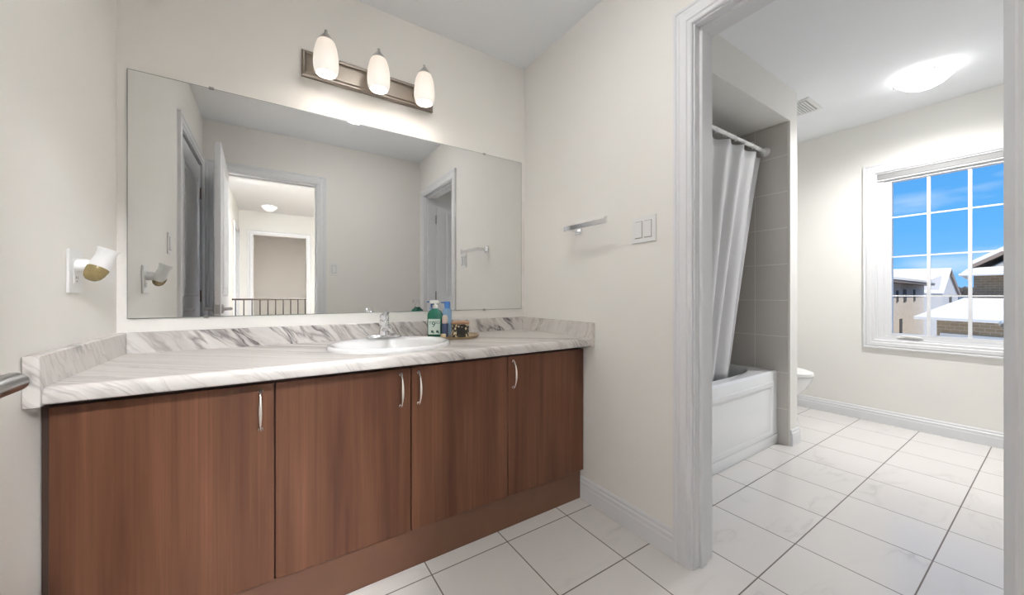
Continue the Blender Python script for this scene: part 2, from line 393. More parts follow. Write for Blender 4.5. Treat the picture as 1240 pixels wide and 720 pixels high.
# ------------------------------------------------------------------ trim
CAS = [(0, 0), (0, .010), (.004, .013), (.016, .013), (.019, .017), (.044, .018), (.050, .013), (.060, .013), (.063, .017), (.072, .017), (.072, 0)]
def casing_x(bm, x, sgn, o0, o1, zt, prof=CAS, sc=1.0, zb=0.0):    # around a door opening in an x=const wall; o0>o1
    st = []
    for u0, v in [(0, 0)]: pass
    prof = [(u*sc, v) for u, v in prof]
    f = lambda y, z: None
    sts = []
    for (yy, sy, zz, sz) in ((o0, 1, zb, 0), (o0, 1, zt, 1), (o1, -1, zt, 1), (o1, -1, zb, 0)):
        sts.append([(x+sgn*v, yy+sy*u, zz+sz*u) for u, v in prof])
    return sweep(bm, sts)
def casing_y(bm, y, sgn, o0, o1, zt, prof=CAS, sc=1.0):            # o0<o1 along x
    prof = [(u*sc, v) for u, v in prof]; sts = []
    for (xx, sx, zz, sz) in ((o0, -1, 0, 0), (o0, -1, zt, 1), (o1, 1, zt, 1), (o1, 1, 0, 0)):
        sts.append([(xx+sx*u, y+sgn*v, zz+sz*u) for u, v in prof])
    return sweep(bm, sts)
def jamb_x(bm, xa, xb, o0, o1, zt, stop=True, stx=None):
    box(bm, xa, xb, o0, o0+.0199, 0, zt+.0199); box(bm, xa, xb, o1-.0199, o1, 0, zt+.0199); box(bm, xa, xb, o1, o0, zt, zt+.0199)
    if stop:
        s0, s1 = stx
        box(bm, s0, s1, o0-.011, o0, 0, zt); box(bm, s0, s1, o1, o1+.011, 0, zt); box(bm, s0, s1, o1+.011, o0-.011, zt-.011, zt)
def jamb_y(bm, ya, yb, o0, o1, zt, sty):
    box(bm, o0-.0199, o0, ya, yb, 0, zt+.0199); box(bm, o1, o1+.0199, ya, yb, 0, zt+.0199); box(bm, o0, o1, ya, yb, zt, zt+.0199)
    box(bm, o0, o0+.011, *sty, 0, zt); box(bm, o1-.011, o1, *sty, 0, zt); box(bm, o0+.011, o1-.011, *sty, zt-.011, zt)
bm = BM(); casing_x(bm, W, -1, J0+.006, J1-.006, DHH+.006); struct('trim_1', bm, 'trim')
bm = BM(); casing_x(bm, WO+.006, 1, J0+.006, J1-.006, DHH+.006); struct('trim_2', bm, 'trim')
bm = BM(); jamb_x(bm, W, WO+.006, J0, J1, DHH, True, (W+.03, W+.065)); struct('trim_3', bm, 'trim')
bm = BM(); casing_y(bm, YB, 1, E0-.006, E1+.006, DHH+.006); struct('trim_4', bm, 'trim')
bm = BM(); casing_y(bm, YO, -1, E0-.006, E1+.006, DHH+.006); struct('trim_5', bm, 'trim')
bm = BM(); jamb_y(bm, YO, YB, E0, E1, DHH, (YO+.02, YO+.06)); struct('trim_6', bm, 'trim')
bm = BM(); casing_x(bm, 0, 1, C0+.006, C1-.006, DHH+.006); struct('trim_7', bm, 'trim')
bm = BM(); jamb_x(bm, -.12, 0, C0, C1, DHH, True, (-.075, -.045)); struct('trim_8', bm, 'trim')
BASE = [(0, 0), (.015, 0), (.015, .062), (.013, .068), (.013, .084), (.008, .090), (.008, .100), (.003, .108), (0, .108)]
def base_x(name, x, sgn, ya, yb, m='trim'): bm = BM(); sweep(bm, [[(x+sgn*a, y, z) for a, z in BASE] for y in (ya, yb)]); return struct(name, bm, m)
def base_y(name, y, sgn, xa, xb): bm = BM(); sweep(bm, [[(x, y+sgn*a, z) for a, z in BASE] for x in (xa, xb)]); return struct(name, bm, 'trim')
base_x('baseboard_right', W, -1, -.492, J0+.079)
base_x('baseboard_right_near', W, -1, J1-.079, YB)
base_x('baseboard_left', 0, 1, -.61, C0+.079)
base_y('baseboard_front', YB, 1, E1+.079, W-.015)
base_x('baseboard_window', XB, -1, -.012, -2.38)
base_y('baseboard_bathroom_south', -2.38, 1, WO+.02, XB-.015)
base_y('baseboard_toilet', -.012, -1, 3.55, XB-.015)
# partition end cap baseboard wraps the end and the toilet side
bm = BM(); sweep(bm, [[(3.42, -.83-a, z) for a, z in BASE], [(3.535+a, -.83-a, z) for a, z in BASE], [(3.535+a, -.012, z) for a, z in BASE]]); struct('baseboard_partition', bm, 'trim')

# ------------------------------------------------------------------ door leaves
def leaf_x(bm, L_, T_, H_):     # leaf from x=0..L_, y=0..-T_, z 0..H_, two moulded panels each side
    box(bm, 0, L_, -T_, 0, .008, H_, .002, 1)
def panel_rings(bm, L_, T_, H_):
    for (z0, z1) in ((.22, .86), (1.02, H_-.13)):
        for s, y0 in ((1, 0), (-1, -T_)):
            a, b_ = .115, L_-.115
            prof = [(0, 0), (.006, .006), (.018, .006), (.026, 0)]
            st = []
            for (xx, sx, zz, sz) in ((a, 1, z0, 1), (a, 1, z1, -1), (b_, -1, z1, -1), (b_, -1, z0, 1)):
                st.append([(xx+sx*u, y0+s*(v-.0005), zz+sz*u) for u, v in prof])
            sweep(bm, st, closed=True)
            prof = [(.045, -.0005), (.06, .005), (.075, .006)]
            box(bm, a+.055, b_-.055, y0-(.0 if s > 0 else .005), y0+(.005 if s > 0 else 0), z0+.055, z1-.055, .002, 1)
def lever(bm, sgn, zc, bx, T_, d):     # lever set on side sgn (+1 = y 0 side), pointing in d along x
    y0 = 0 if sgn > 0 else -T_
    lathe(bm, [(.031, 0), (.031, .006), (.022, .012), (.012, .014), (.010, .044)] if sgn > 0 else [(.031, 0), (.031, -.006), (.022, -.012), (.012, -.014), (.010, -.044)], (bx, y0, zc), 24, axis='Y')
    yy = y0+sgn*.046
    tube(bm, [(bx-d*.014, yy, zc), (bx+d*.01, yy, zc), (bx+d*.06, yy+sgn*.002, zc-.002), (bx+d*.115, yy-sgn*.004, zc-.004)], [.012, .0125, .0105, .009], 14, .9)
def build_leaf(name, mat4, L_, T_, H_, dirs, zc=.935, hinges=True, cat='door'):
    root = sroot(name, mat4 @ Vector((0, 0, 0)))
    bm = BM(); leaf_x(bm, L_, T_, H_); xf(bm, mat4); mesh('door_leaf', bm, 'trim', root)
    bm = BM(); panel_rings(bm, L_, T_, H_); xf(bm, mat4); mesh('panel_moulding', bm, 'trim', root)
    for s in dirs:
        bm = BM(); lever(bm, s, zc, L_-.062, T_, -1); xf(bm, mat4); mesh('door_handle', bm, 'steel', root, True)
    bm = BM(); box(bm, L_, L_+.002, -T_/2-.012, -T_/2+.012, zc-.03, zc+.03); box(bm, L_+.002, L_+.008, -T_/2-.006, -T_/2+.006, zc-.009, zc+.009); xf(bm, mat4); mesh('latch_plate', bm, 'steel', root)
    for z in (.2, 1.02, 1.82):
        bm = BM(); lathe(bm, [(.006, -.045), (.006, .045)], (-.004, .004, z), 12); box(bm, -.0035, -.0005, -.03, .003, z-.044, z+.044); xf(bm, mat4); mesh('hinge', bm, 'nickel', root)
    return root
T_ = .035
# bathroom leaf: hinged on the near jamb, open into the bathroom
build_leaf('door_3', Matrix.Translation((WO+.012, J1-.003, 0)) @ Matrix.Rotation(math.radians(0.6), 4, 'Z'), .69, T_, 2.03, (1, -1))
# entry leaf: hinged near the left corner of the wall behind the camera, swung into the room
build_leaf('door_2', Matrix.Translation((E0+.038, YB+.022, 0)) @ Matrix.Rotation(math.radians(88.6), 4, 'Z'), .735, T_, 2.03, (1, -1))
# closet leaf (closed) in left wall, hinges at far end, knob side towards the vanity
build_leaf('door_1', Matrix.Translation((-.004, C1+.004, 0)) @ Matrix.Rotation(math.radians(90), 4, 'Z') @ Matrix.Scale(-1, 4, (0, 1, 0)), .762, T_, 2.032, (1,), hinges=True)

# ------------------------------------------------------------------ window in the bathroom
win = sroot('window_1', (XB, (WY0+WY1)/2, WZ0))
WC = [(0, 0), (0, .010), (.006, .014), (.022, .014), (.026, .018), (.048, .019), (.054, .014), (.062, .018), (.070, .018), (.070, 0)]
def ring_x(bm, x, sgn, y0, y1, z0, z1, prof):
    st = []
    for (yy, sy, zz, sz) in ((y0, 1, z0, -1), (y0, 1, z1, 1), (y1, -1, z1, 1), (y1, -1, z0, -1)):
        st.append([(x+sgn*v, yy+sy*u, zz+sz*u) for u, v in prof])
    return sweep(bm, st, closed=True)
bm = BM(); ring_x(bm, XB, -1, WY0, WY1, WZ0, WZ1, [(u, v) for u, v in WC]); mesh('window_casing', bm, 'trim', win)
def frame_x(bm, x0, x1, y0, y1, z0, z1, t, tb=None):
    tb = tb or t
    box(bm, x0, x1, y0-t, y0, z0, z1); box(bm, x0, x1, y1, y1+t, z0, z1); box(bm, x0, x1, y1+t, y0-t, z0, z0+tb); box(bm, x0, x1, y1+t, y0-t, z1-t, z1)
bm = BM(); frame_x(bm, XB-.002, XB+.159, WY0-.0005, WY1+.0005, WZ0+.0005, WZ1-.0005, .010); mesh('window_liner', bm, 'trim', win)
bm = BM(); frame_x(bm, XB+.012, XB+.09, WY0-.0105, WY1+.0105, WZ0+.0105, WZ1-.0105, .037, .022); mesh('window_frame', bm, 'trim', win)
G0, G1, GZ0, GZ1 = -1.098, -1.683, .724, 1.925
bm = BM(); box(bm, XB+.02, XB+.08, G0, WY0-.047, .705, 1.96); box(bm, XB+.02, XB+.08, WY1+.047, G1, .705, 1.96); box(bm, XB+.02, XB+.08, G1, G0, .705, GZ0); box(bm, XB+.02, XB+.08, G1, G0, GZ1, 1.96); mesh('window_sash', bm, 'trim', win)
bm = BM(); box(bm, XB+.05, XB+.055, G1, G0, GZ0, GZ1); mesh('pane', bm, 'glass', win)
bm = BM()
for y in (G0-(G0-G1)/3, G0-2*(G0-G1)/3): box(bm, XB+.035, XB+.049, y-.009, y+.009, GZ0, GZ1)
for k in (1, 2, 3):
    z = {1: 1.021, 2: 1.330, 3: 1.643}[k]; box(bm, XB+.036, XB+.048, G1, G0, z-.0055, z+.0055)
mesh('muntins', bm, 'trim', win)
bm = BM(); tube(bm, [(XB+.008, -1.15, .706), (XB-.004, -1.17, .709), (XB-.008, -1.24, .706), (XB-.004, -1.26, .704)], [.006, .008, .007, .006], 10); box(bm, XB-.002, XB+.012, -1.27, -1.13, .690, .702, .003); mesh('window_crank', bm, 'white', win, True)
bl = thing('roller_blind', 'rolled up grey blind with cassette across the window top', 'blind', (XB+.03, (WY0+WY1)/2, 1.94))
bm = BM(); box(bm, XB-.001, XB+.011, WY1+.0115, WY0-.0115, 1.953, 1.994, .004); mesh('cassette', bm, 'blind', bl)
bm = BM(); box(bm, XB-.001, XB+.011, WY1+.0115, WY0-.0115, 1.942, 1.951, .002); mesh('bottom_rail', bm, 'white', bl)

# ------------------------------------------------------------------ vanity
def base_cabinet(label, x0, x1, doors):
    r = thing('base_cabinet', label, 'cabinet', ((x0+x1)/2, -.25, .001))
    bm = BM(); box(bm, x0, x0+.016, -.504, -.004, .001, .772); box(bm, x1-.016, x1, -.504, -.004, .001, .772); box(bm, x0+.016, x1-.016, -.504, -.004, .13, .146); box(bm, x0+.016, x1-.016, -.012, -.004, .146, .772); box(bm, x0+.016, x1-.016, -.504, -.488, .70, .772); mesh('cabinet_body', bm, 'woodside', r)
    for (a, b_, hx) in doors:
        bm = BM(); box(bm, a+.0015, b_-.0015, -.525, -.5055, .147, .758, .0012, 1); d = mesh('door', bm, 'wood', r)
        bm = BM()
        zc = .68; pts = []; rs = []
        for k in range(21):
            t = k/20*2-1
            z = zc+t*.060; yb = -.527-.0245*(max(0, 1-abs(t)**2.2))**.6
            pts.append((hx, yb-.002, z)); rs.append(.0028+.0030*math.cos(t*PI/2)**2+.0028*max(0, (abs(t)-.78)/.22))
        tube(bm, pts, rs, 10)
        for s in (-1, 1): lathe(bm, [(.0065, 0), (.0065, -.004), (.003, -.006)], (hx, -.525, zc+s*.058), 12, axis='Y')
        mesh('handle', bm, 'satin', d, True)
    return r
base_cabinet('brown woodgrain vanity cabinet with one door beside the left wall', .0145, .4735, [(.0145, .4735, .438)])
base_cabinet('brown woodgrain double door vanity cabinet under the oval sink', .4745, 1.3305, [(.4745, .9015, .863), (.9025, 1.3305, .930)])
base_cabinet('narrower brown woodgrain vanity cabinet with one door beside the right wall', 1.3315, 1.7775, [(1.3315, 1.806-.020, 1.357)])
bm = BM(); box(bm, .002, .0135, -.515, -.004, .001, .772); tag(mesh('filler_panel', bm, 'woodside'), 'thin dark wood filler strip between left wall and vanity cabinet', 'filler panel')
bm = BM(); box(bm, .0145, 1.774, -.4935, -.5035-.0003, .001, .1465) if False else box(bm, .0145, 1.774, -.512, -.5045, .001, .144); tag(mesh('toe_kick', bm, 'kick'), 'long dark brown toe kick board along the floor under the vanity doors', 'toe kick')
ct = thing('countertop', 'white marble look vanity countertop with grey veins and raised splash edges', 'countertop', (.9, -.3, .778))
def slab():
    bm = BM()
    SX, SY, A, B = .885, -.322, .225, .190; x0, x1, y0, y1, zt, zb = .0285, 1.7645, -.590, -.0205, .8175, .778
    n = 64; inner = []; outer = []
    # top with an elliptical cut-out
    for k in range(n):
        a = 2*PI*k/n; inner.append((SX+A*math.cos(a), SY+B*math.sin(a)))
        dx, dy = math.cos(a), math.sin(a); ts = []
        if dx > 1e-9: ts.append((x1-SX)/dx)
        if dx < -1e-9: ts.append((x0-SX)/dx)
        if dy > 1e-9: ts.append((y1-SY)/dy)
        if dy < -1e-9: ts.append((y0+.02-SY)/dy)
        t = min(t for t in ts if t > 0); outer.append([SX+dx*t, SY+dy*t])
    for c in ((x0, y0+.02), (x1, y0+.02), (x0, y1), (x1, y1)):   # snap nearest ray to each corner
        k = min(range(n), key=lambda i: (outer[i][0]-c[0])**2+(outer[i][1]-c[1])**2); outer[k] = list(c)
    vi = [bm.verts.new((*p, zt)) for p in inner]; vo = [bm.verts.new((*p, zt)) for p in outer]
    wi = [bm.verts.new((*p, zb)) for p in inner]
    for k in range(n):
        j = (k+1) % n; bm.faces.new((vi[k], vi[j], vo[j], vo[k])); bm.faces.new((vi[k], wi[k], wi[j], vi[j]))
    # rounded front edge
    prof = []
    for k in range(9):
        a = PI/2+k/8*PI/2; prof.append((y0+.014+.014*math.cos(a), zt-.014+.014*math.sin(a)))
    prof = [(y0+.02, zt)] + prof + [(y0, zb+.004), (y0+.004, zb), (y0+.02, zb)]
    sweep(bm, [[(x, y, z) for y, z in prof] for x in (x0, x1)])
    box(bm, x0, x1, y0+.02, y0+.05, zb, zb+.012)
    return bm
mesh('counter_slab', slab(), 'marble', ct, True, ang=50)
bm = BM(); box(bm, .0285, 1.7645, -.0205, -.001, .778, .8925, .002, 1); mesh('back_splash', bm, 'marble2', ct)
bm = BM(); box(bm, .0015, .028, -.600, -.001, .775, .8925, .0015, 1); mesh('left_splash', bm, 'marble', ct)
bm = BM(); box(bm, 1.765, 1.7885, -.600, -.001, .775, .8925, .0015, 1); mesh('right_splash', bm, 'marble', ct)

# sink
sk = thing('sink', 'white oval drop in sink set into the marble look counter', 'sink', (.885, -.322, .8185))
SX, SY = .885, -.322
bm = BM()
prof = [(1.0, .8178), (1.0, .824), (.985, .8315), (.955, .834), (.93, .832), (.90, .828), (.86, .818), (.82, .79), (.74, .745), (.58, .715), (.35, .700), (.12, .695)]
n = 64; rings = []
for s, z in prof:
    off = 0 if s > .9 else -.012*(1-(s-.1)/.8)
    rings.append([bm.verts.new((SX+.245*s*math.cos(2*PI*k/n), SY+off+ (.21*s if math.sin(2*PI*k/n) < 0 else .21*s*(1 if s > .9 else .86))*math.sin(2*PI*k/n), z)) for k in range(n)])
for a, b_ in zip(rings, rings[1:]):
    for k in range(n): bm.faces.new((a[k], a[(k+1) % n], b_[(k+1) % n], b_[k]))
bm.faces.new(rings[-1]); mesh('basin', bm, 'ceramic', sk, True, ang=60)
bm = BM(); lathe(bm, [(.024, .6955), (.024, .699), (.018, .700), (.008, .698)], (SX, SY-.012, 0), 24); mesh('drain', bm, 'chrome', sk, True)
bm = BM(); lathe(bm, [(.011, 0), (.011, -.004), (.006, -.005)], (SX, SY+.16, .79), 20, axis='Y'); mesh('overflow_hole', bm, 'chrome', sk, True)
# faucet
FX, FY = .900, -.140
fc = thing('faucet', 'chrome single lever faucet behind the oval sink', 'faucet', (FX, FY, .834))
bm = BM(); prof = [(1, .8335), (1, .839), (.92, .845), (.75, .848)]
rings = []
for s, z in prof:
    rings.append([bm.verts.new((FX+.078*s*math.copysign(abs(math.cos(a))**.7, math.cos(a)), FY+.027*s*math.copysign(abs(math.sin(a))**.7, math.sin(a)), z)) for a in [2*PI*k/40 for k in range(40)]])
for a, b_ in zip(rings, rings[1:]):
    for k in range(40): bm.faces.new((a[k], a[(k+1) % 40], b_[(k+1) % 40], b_[k]))
bm.faces.new(rings[0][::-1]); bm.faces.new(rings[-1]); mesh('base_plate', bm, 'chrome', fc, True)
bm = BM(); lathe(bm, [(.027, .846), (.0245, .86), (.022, .89), (.0225, .905), (.021, .908)], (FX, FY, 0), 28); mesh('body', bm, 'chrome', fc, True)
bm = BM(); tube(bm, [(FX, FY-.012, .868), (FX, FY-.05, .880), (FX, FY-.09, .884), (FX, FY-.118, .878), (FX, FY-.123, .862)], [.017, .015, .0135, .0125, .0115], 20, .75); sp_ = mesh('spout', bm, 'chrome', fc, True)
bm = BM(); lathe(bm, [(.0095, .852), (.0105, .866)], (FX, FY-.123, 0), 20); mesh('aerator', bm, 'steel', sp_, True)
bm = BM(); lathe(bm, [(.0215, .910), (.0225, .925), (.019, .938), (.010, .945)], (FX, FY, 0), 28)
tube(bm, [(FX, FY+.004, .934), (FX, FY-.03, .945), (FX, FY-.065, .956), (FX, FY-.085, .958)], [.017, .0155, .0135, .010], 18, .42); mesh('lever_handle', bm, 'chrome', fc, True)
bm = BM(); tube(bm, [(FX, FY+.024, .848), (FX, FY+.024, .90)], .0025, 8); lathe(bm, [(.003, .9), (.006, .903), (.006, .908), (.003, .911)], (FX, FY+.024, 0), 12); mesh('pop_up_rod', bm, 'chrome', fc, True)

# mirror
mr = thing('wall_mirror', 'large frameless rectangular mirror on the wall above the vanity', 'mirror', (.895, -.003, .9425))
bm = BM(); box(bm, .0275, 1.7635, -.0055, -.001, .9425, 1.8495); mesh('mirror_backing', bm, 'edge', mr)
bm = BM(); poly(bm, [(.0295, -.0058, .9445), (1.7615, -.0058, .9445), (1.7615, -.0058, 1.8475), (.0295, -.0058, 1.8475)], [(0, 1, 2, 3)]); mesh('mirror_glass', bm, 'mirror', mr)
for x, z in ((.265, 1.8495), (1.50, 1.8495), (.25, .9425), (1.50, .9425)):
    bm = BM(); s = 1 if z > 1 else -1
    box(bm, x-.008, x+.008, -.008, -.001, z+s*.0005, z+s*.005, .001, 1); box(bm, x-.008, x+.008, -.008, -.0062, z-s*.006, z+s*.001, .001, 1); mesh('mirror_clip', bm, 'clear', mr)

# vanity light
vl = thing('vanity_light', 'three shade vanity light bar with brushed nickel plate above the mirror', 'wall lamp', (.88, -.02, 2.0))
bm = BM()
st = [(0, 0), (0, .014), (.006, .020), (.012, .020), (.017, .027), (.021, .027), (.021, .018), (.026, .018)]
x0, x1, z0, z1 = .576, 1.183, 2.001, 2.117; sts = []
for (xx, sx, zz, sz) in ((x0, 1, z0, 1), (x0, 1, z1, -1), (x1, -1, z1, -1), (x1, -1, z0, 1)):
    sts.append([(xx+sx*u, -v-.001, zz+sz*u) for u, v in st+[(.026, 0)]])
sweep(bm, sts, closed=True); mesh('plate_frame', bm, 'nickel', vl)
bm = BM(); box(bm, x0+.024, x1-.024, -.017, -.002, z0+.024, z1-.024); mesh('back_plate', bm, 'nickel', vl)
for sx_ in (.660, .8775, 1.095):
    sy_ = -.130
    bm = BM(); tube(bm, [(sx_, -.016, 2.060), (sx_, -.04, 2.062), (sx_, -.07, 2.085), (sx_, -.10, 2.128), (sx_, sy_+.012, 2.146), (sx_, sy_, 2.146)], .0055, 10); lathe(bm, [(.024, -.017), (.022, -.024), (.010, -.028)], (sx_, 0, 2.060), 24, axis='Y'); mesh('arm', bm, 'nickel', vl, True)
    # glass shade open below
    bm = BM()
    pr = [(.0395, 1.973), (.0455, 1.982), (.0490, 2.000), (.0500, 2.020), (.0490, 2.042), (.0460, 2.066), (.0410, 2.090), (.0340, 2.110), (.0250, 2.124), (.0180, 2.130)]
    lathe(bm, pr + [(r-.003, z) for r, z in pr[::-1][1:]] , (sx_, sy_, 0), 36, cap=False); sh = mesh('lamp_shade', bm, 'shade', vl, True, ang=80)
    bm = BM(); lathe(bm, [(.033, 2.113), (.0285, 2.122), (.020, 2.132), (.012, 2.142), (.0065, 2.150), (.0045, 2.152), (.0065, 2.156), (.0055, 2.161), (.002, 2.163)], (sx_, sy_, 0), 28); mesh('shade_cap', bm, 'cap', sh, True)
    bm = BM(); bmesh.ops.create_uvsphere(bm, u_segments=20, v_segments=14, radius=.032, matrix=Matrix.Translation((sx_, sy_, 2.003))); lathe(bm, [(.012, 2.03), (.012, 2.09)], (sx_, sy_, 0), 12); mesh('bulb', bm, 'bulb', sh, True)

# ------------------------------------------------------------------ left wall: receptacle with plug-in light, switch
op = thing('outlet', 'white wall receptacle on the left wall with the light plugged in', 'outlet', (.001, -.346, 1.035))
bm = BM(); box(bm, .0005, .007, -.388, -.304, 1.035, 1.157, .0025); mesh('cover_plate', bm, 'white', op)
bm = BM(); box(bm, .0068, .0085, -.364, -.328, 1.062, 1.130, .001, 1); mesh('socket_insert', bm, 'white', op)
bm = BM(); box(bm, .0084, .0088, -.352, -.350, 1.074, 1.082); box(bm, .0084, .0088, -.342, -.340, 1.074, 1.082); lathe(bm, [(.0022, 0), (.0022, .0004)], (.0084, -.346, 1.068), 10, axis='X'); mesh('socket_slots', bm, 'dark', op)
nl = thing('night_light', 'white swivel plug-in night light with amber lens sticking out of the outlet', 'night light', (.03, -.346, 1.10))
bm = BM(); lathe(bm, [(.019, .0088), (.019, .030), (.016, .034)], (0, -.346, 1.112), 28, axis='X', cap=True); mesh('plug_base', bm, 'white', nl, True)
R = Matrix.Translation((.054, -.348, 1.114)) @ Matrix.Rotation(math.radians(20), 4, 'Y') @ Matrix.Scale(.84, 4)
bm = BM(); lathe(bm, [(.012, -.034), (.022, -.030), (.0265, -.018), (.0275, 0), (.0265, .016), (.024, .032), (.026, .05), (.030, .058), (.030, .062), (.014, .060)], (0, 0, 0), 32); xf(bm, R); mesh('lamp_head', bm, 'white', nl, True)
bm = BM(); lathe(bm, [(.002, -.058), (.013, -.0555), (.0215, -.047), (.0262, -.034), (.0285, -.018), (.0285, -.012)], (0, 0, 0), 32); 
xf(bm, R @ Matrix.Rotation(math.radians(-20), 4, 'X')); mesh('lens', bm, 'amber', nl, True, label='amber tinted lens')
def switch_plate(label, axis, c, w_, h_, n, sgn, grp=None):
    loc = Vector(c); t = thing('light_switch', label, 'light switch', loc, grp)
    def pl(u0, u1, z0, z1, d0, d1, bev):
        bm = BM()
        if axis == 'X': box(bm, c[0]+sgn*d0, c[0]+sgn*d1, c[1]+u0, c[1]+u1, c[2]+z0, c[2]+z1, bev, 1)
        else: box(bm, c[0]+u0, c[0]+u1, c[1]+sgn*d0, c[1]+sgn*d1, c[2]+z0, c[2]+z1, bev, 1)
        return bm
    mesh('cover_plate', pl(-w_/2, w_/2, -h_/2, h_/2, .0005, .0065, .002), 'white', t)
    for k in range(n):
        o = (k-(n-1)/2)*.046
        mesh('rocker_surround', pl(o-.0185, o+.0185, -.036, .036, .006, .0075, .0005), 'grout', t)
        mesh('rocker', pl(o-.0165, o+.0165, -.034, .034, .007, .0105, .0012), 'white', t)
    return t
switch_plate('white double rocker light switch on the right wall beside the door casing', 'X', (W, -.883, 1.3075), .120, .112, 2, -1)
switch_plate('white switch on the left wall near the closet door, seen in the mirror', 'X', (0, -.80, 1.305), .072, .115, 1, 1)
switch_plate('white switch beside the entry doorway, seen in the mirror', 'Y', (.955, YB, 1.27), .072, .115, 1, 1)

# towel arm
tb = thing('towel_holder', 'chrome open ended towel holder arm on the right wall above the counter', 'towel holder', (W, -.487, 1.335))
bm = BM(); box(bm, W-.010, W-.0005, -.509, -.465, 1.338, 1.386, .002); mesh('wall_mount', bm, 'chrome', tb)
bm = BM(); box(bm, W-.082, W-.010, -.497, -.477, 1.350, 1.372, .002); mesh('post', bm, 'chrome', tb)
bm = BM(); box(bm, W-.090, W-.078, -.750, -.472, 1.348, 1.372, .002); box(bm, W-.090, W-.078, -.750, -.742, 1.37, 1.381, .002); mesh('bar', bm, 'chrome', tb)

# ------------------------------------------------------------------ tray and toiletries
TZ = .8182
tr = thing('tray', 'round brass tray on the counter holding the toiletries', 'tray', (1.232, -.165, TZ))
bm = BM(); lathe(bm, [(.095, TZ), (.119, TZ+.003), (.129, TZ+.010), (.131, TZ+.0105), (.130, TZ+.007), (.118, TZ+.0005)], (1.232, -.165, 0), 56, cap=False)
lathe(bm, [(.122, TZ+.001), (.122, TZ+.0045)], (1.232, -.165, 0), 56); mesh('dish', bm, 'tray', tr, True)
TT = TZ+.0048
def rbox(bm, cx_, cy_, wx, wy, prof, n=40, p=.45, rot=0):   # rounded-rectangle loft; prof = (scale, z)
    rings = []
    for s, z in prof:
        sxx, syy = s if isinstance(s, tuple) else (s, s); rg = []
        for k in range(n):
            a = 2*PI*k/n; x = wx/2*sxx*math.copysign(abs(math.cos(a))**p, math.cos(a)); y = wy/2*syy*math.copysign(abs(math.sin(a))**p, math.sin(a))
            rg.append(bm.verts.new((cx_+x*math.cos(rot)-y*math.sin(rot), cy_+x*math.sin(rot)+y*math.cos(rot), z)))
        rings.append(rg)
    for a, b_ in zip(rings, rings[1:]):
        for k in range(n): bm.faces.new((a[k], a[(k+1) % n], b_[(k+1) % n], b_[k]))
    bm.faces.new(rings[0][::-1]); bm.faces.new(rings[-1])
    return bm
bx_, by_ = 1.147, -.140; rot = math.radians(-32)
sb = thing('soap_bottle', 'green hand soap pump bottle with pale label on the tray', 'soap bottle', (bx_, by_, TT))
bm = BM(); rbox(bm, bx_, by_, .074, .046, [(.95, TT), (1, TT+.004), (1, TT+.100), (.97, TT+.112), (.85, TT+.122), (.6, TT+.130), ((.38, .55), TT+.134), ((.34, .50), TT+.139)], rot=rot); mesh('bottle', bm, 'green', sb, True)
Rb = Matrix.Translation((bx_, by_, TT)) @ Matrix.Rotation(rot, 4, 'Z')
bm = BM(); box(bm, -.030, .029, -.0244, -.0236, .012, .088, .0003, 1); xf(bm, Rb); lb = mesh('label_sheet', bm, 'label', sb, label='pale printed label')
def text(s, size, mat4, m, parent, name='label_print'):
    cu = bpy.data.curves.new('txt', 'FONT'); cu.body = s; cu.size = size; cu.extrude = .0002; cu.align_x = 'CENTER'
    ob = bpy.data.objects.new('txt', cu); col.objects.link(ob)
    dg = bpy.context.evaluated_depsgraph_get(); me = bpy.data.meshes.new_from_object(ob.evaluated_get(dg))
    bm = BM(); bm.from_mesh(me); bpy.data.objects.remove(ob); bpy.data.curves.remove(cu); bpy.data.meshes.remove(me)
    xf(bm, mat4); return mesh(name, bm, m, parent)
RX = Matrix.Rotation(PI/2, 4, 'X')
text('T', .022, Rb @ Matrix.Translation((-.020, -.0246, .060)) @ RX, 'ink', lb)
text('9', .040, Rb @ Matrix.Translation((-.004, -.0246, .048)) @ RX, 'ink', lb)
text('SO', .019, Rb @ Matrix.Translation((.016, -.0246, .064)) @ RX, 'ink', lb)
bm = BM()
for ox in (-.010, .015):
    bmesh.ops.create_icosphere(bm, subdivisions=2, radius=.0065, matrix=Rb @ Matrix.Translation((ox, -.0244, .026)) @ Matrix.Diagonal((1, .06, 1, 1)))
    bmesh.ops.create_icosphere(bm, subdivisions=1, radius=.003, matrix=Rb @ Matrix.Translation((ox+.007, -.0244, .020)) @ Matrix.Diagonal((1, .1, 1.4, 1)))
mesh('leaf_print', bm, 'ink', lb)
bm = BM(); lathe(bm, [(.014, TT+.139), (.0145, TT+.154), (.013, TT+.157), (.006, TT+.158), (.006, TT+.164)], (bx_, by_, 0), 24)
rbox(bm, bx_-.006, by_-.003, .046, .020, [(.9, TT+.163), (1, TT+.167), (1, TT+.176), (.85, TT+.180)], rot=rot+PI*.04); mesh('pump', bm, 'white', sb, True, label='white pump head')
# tall blue pump bottle
ax_, ay_ = 1.226, -.105
bb = thing('lotion_bottle', 'tall blue pump bottle standing at the back of the tray', 'bottle', (ax_, ay_, TT))
bm = BM(); lathe(bm, [(.021, TT), (.023, TT+.004), (.023, TT+.125), (.019, TT+.134), (.011, TT+.138)], (ax_, ay_, 0), 28); mesh('bottle', bm, 'bluet', bb, True)
bm = BM(); lathe(bm, [(.0145, TT+.1375), (.0145, TT+.152), (.0155, TT+.153), (.0155, TT+.170), (.013, TT+.172)], (ax_, ay_, 0), 28); tube(bm, [(ax_-.010, ay_, TT+.167), (ax_-.034, ay_-.006, TT+.167)], .0035, 10); mesh('pump', bm, 'blue', bb, True)
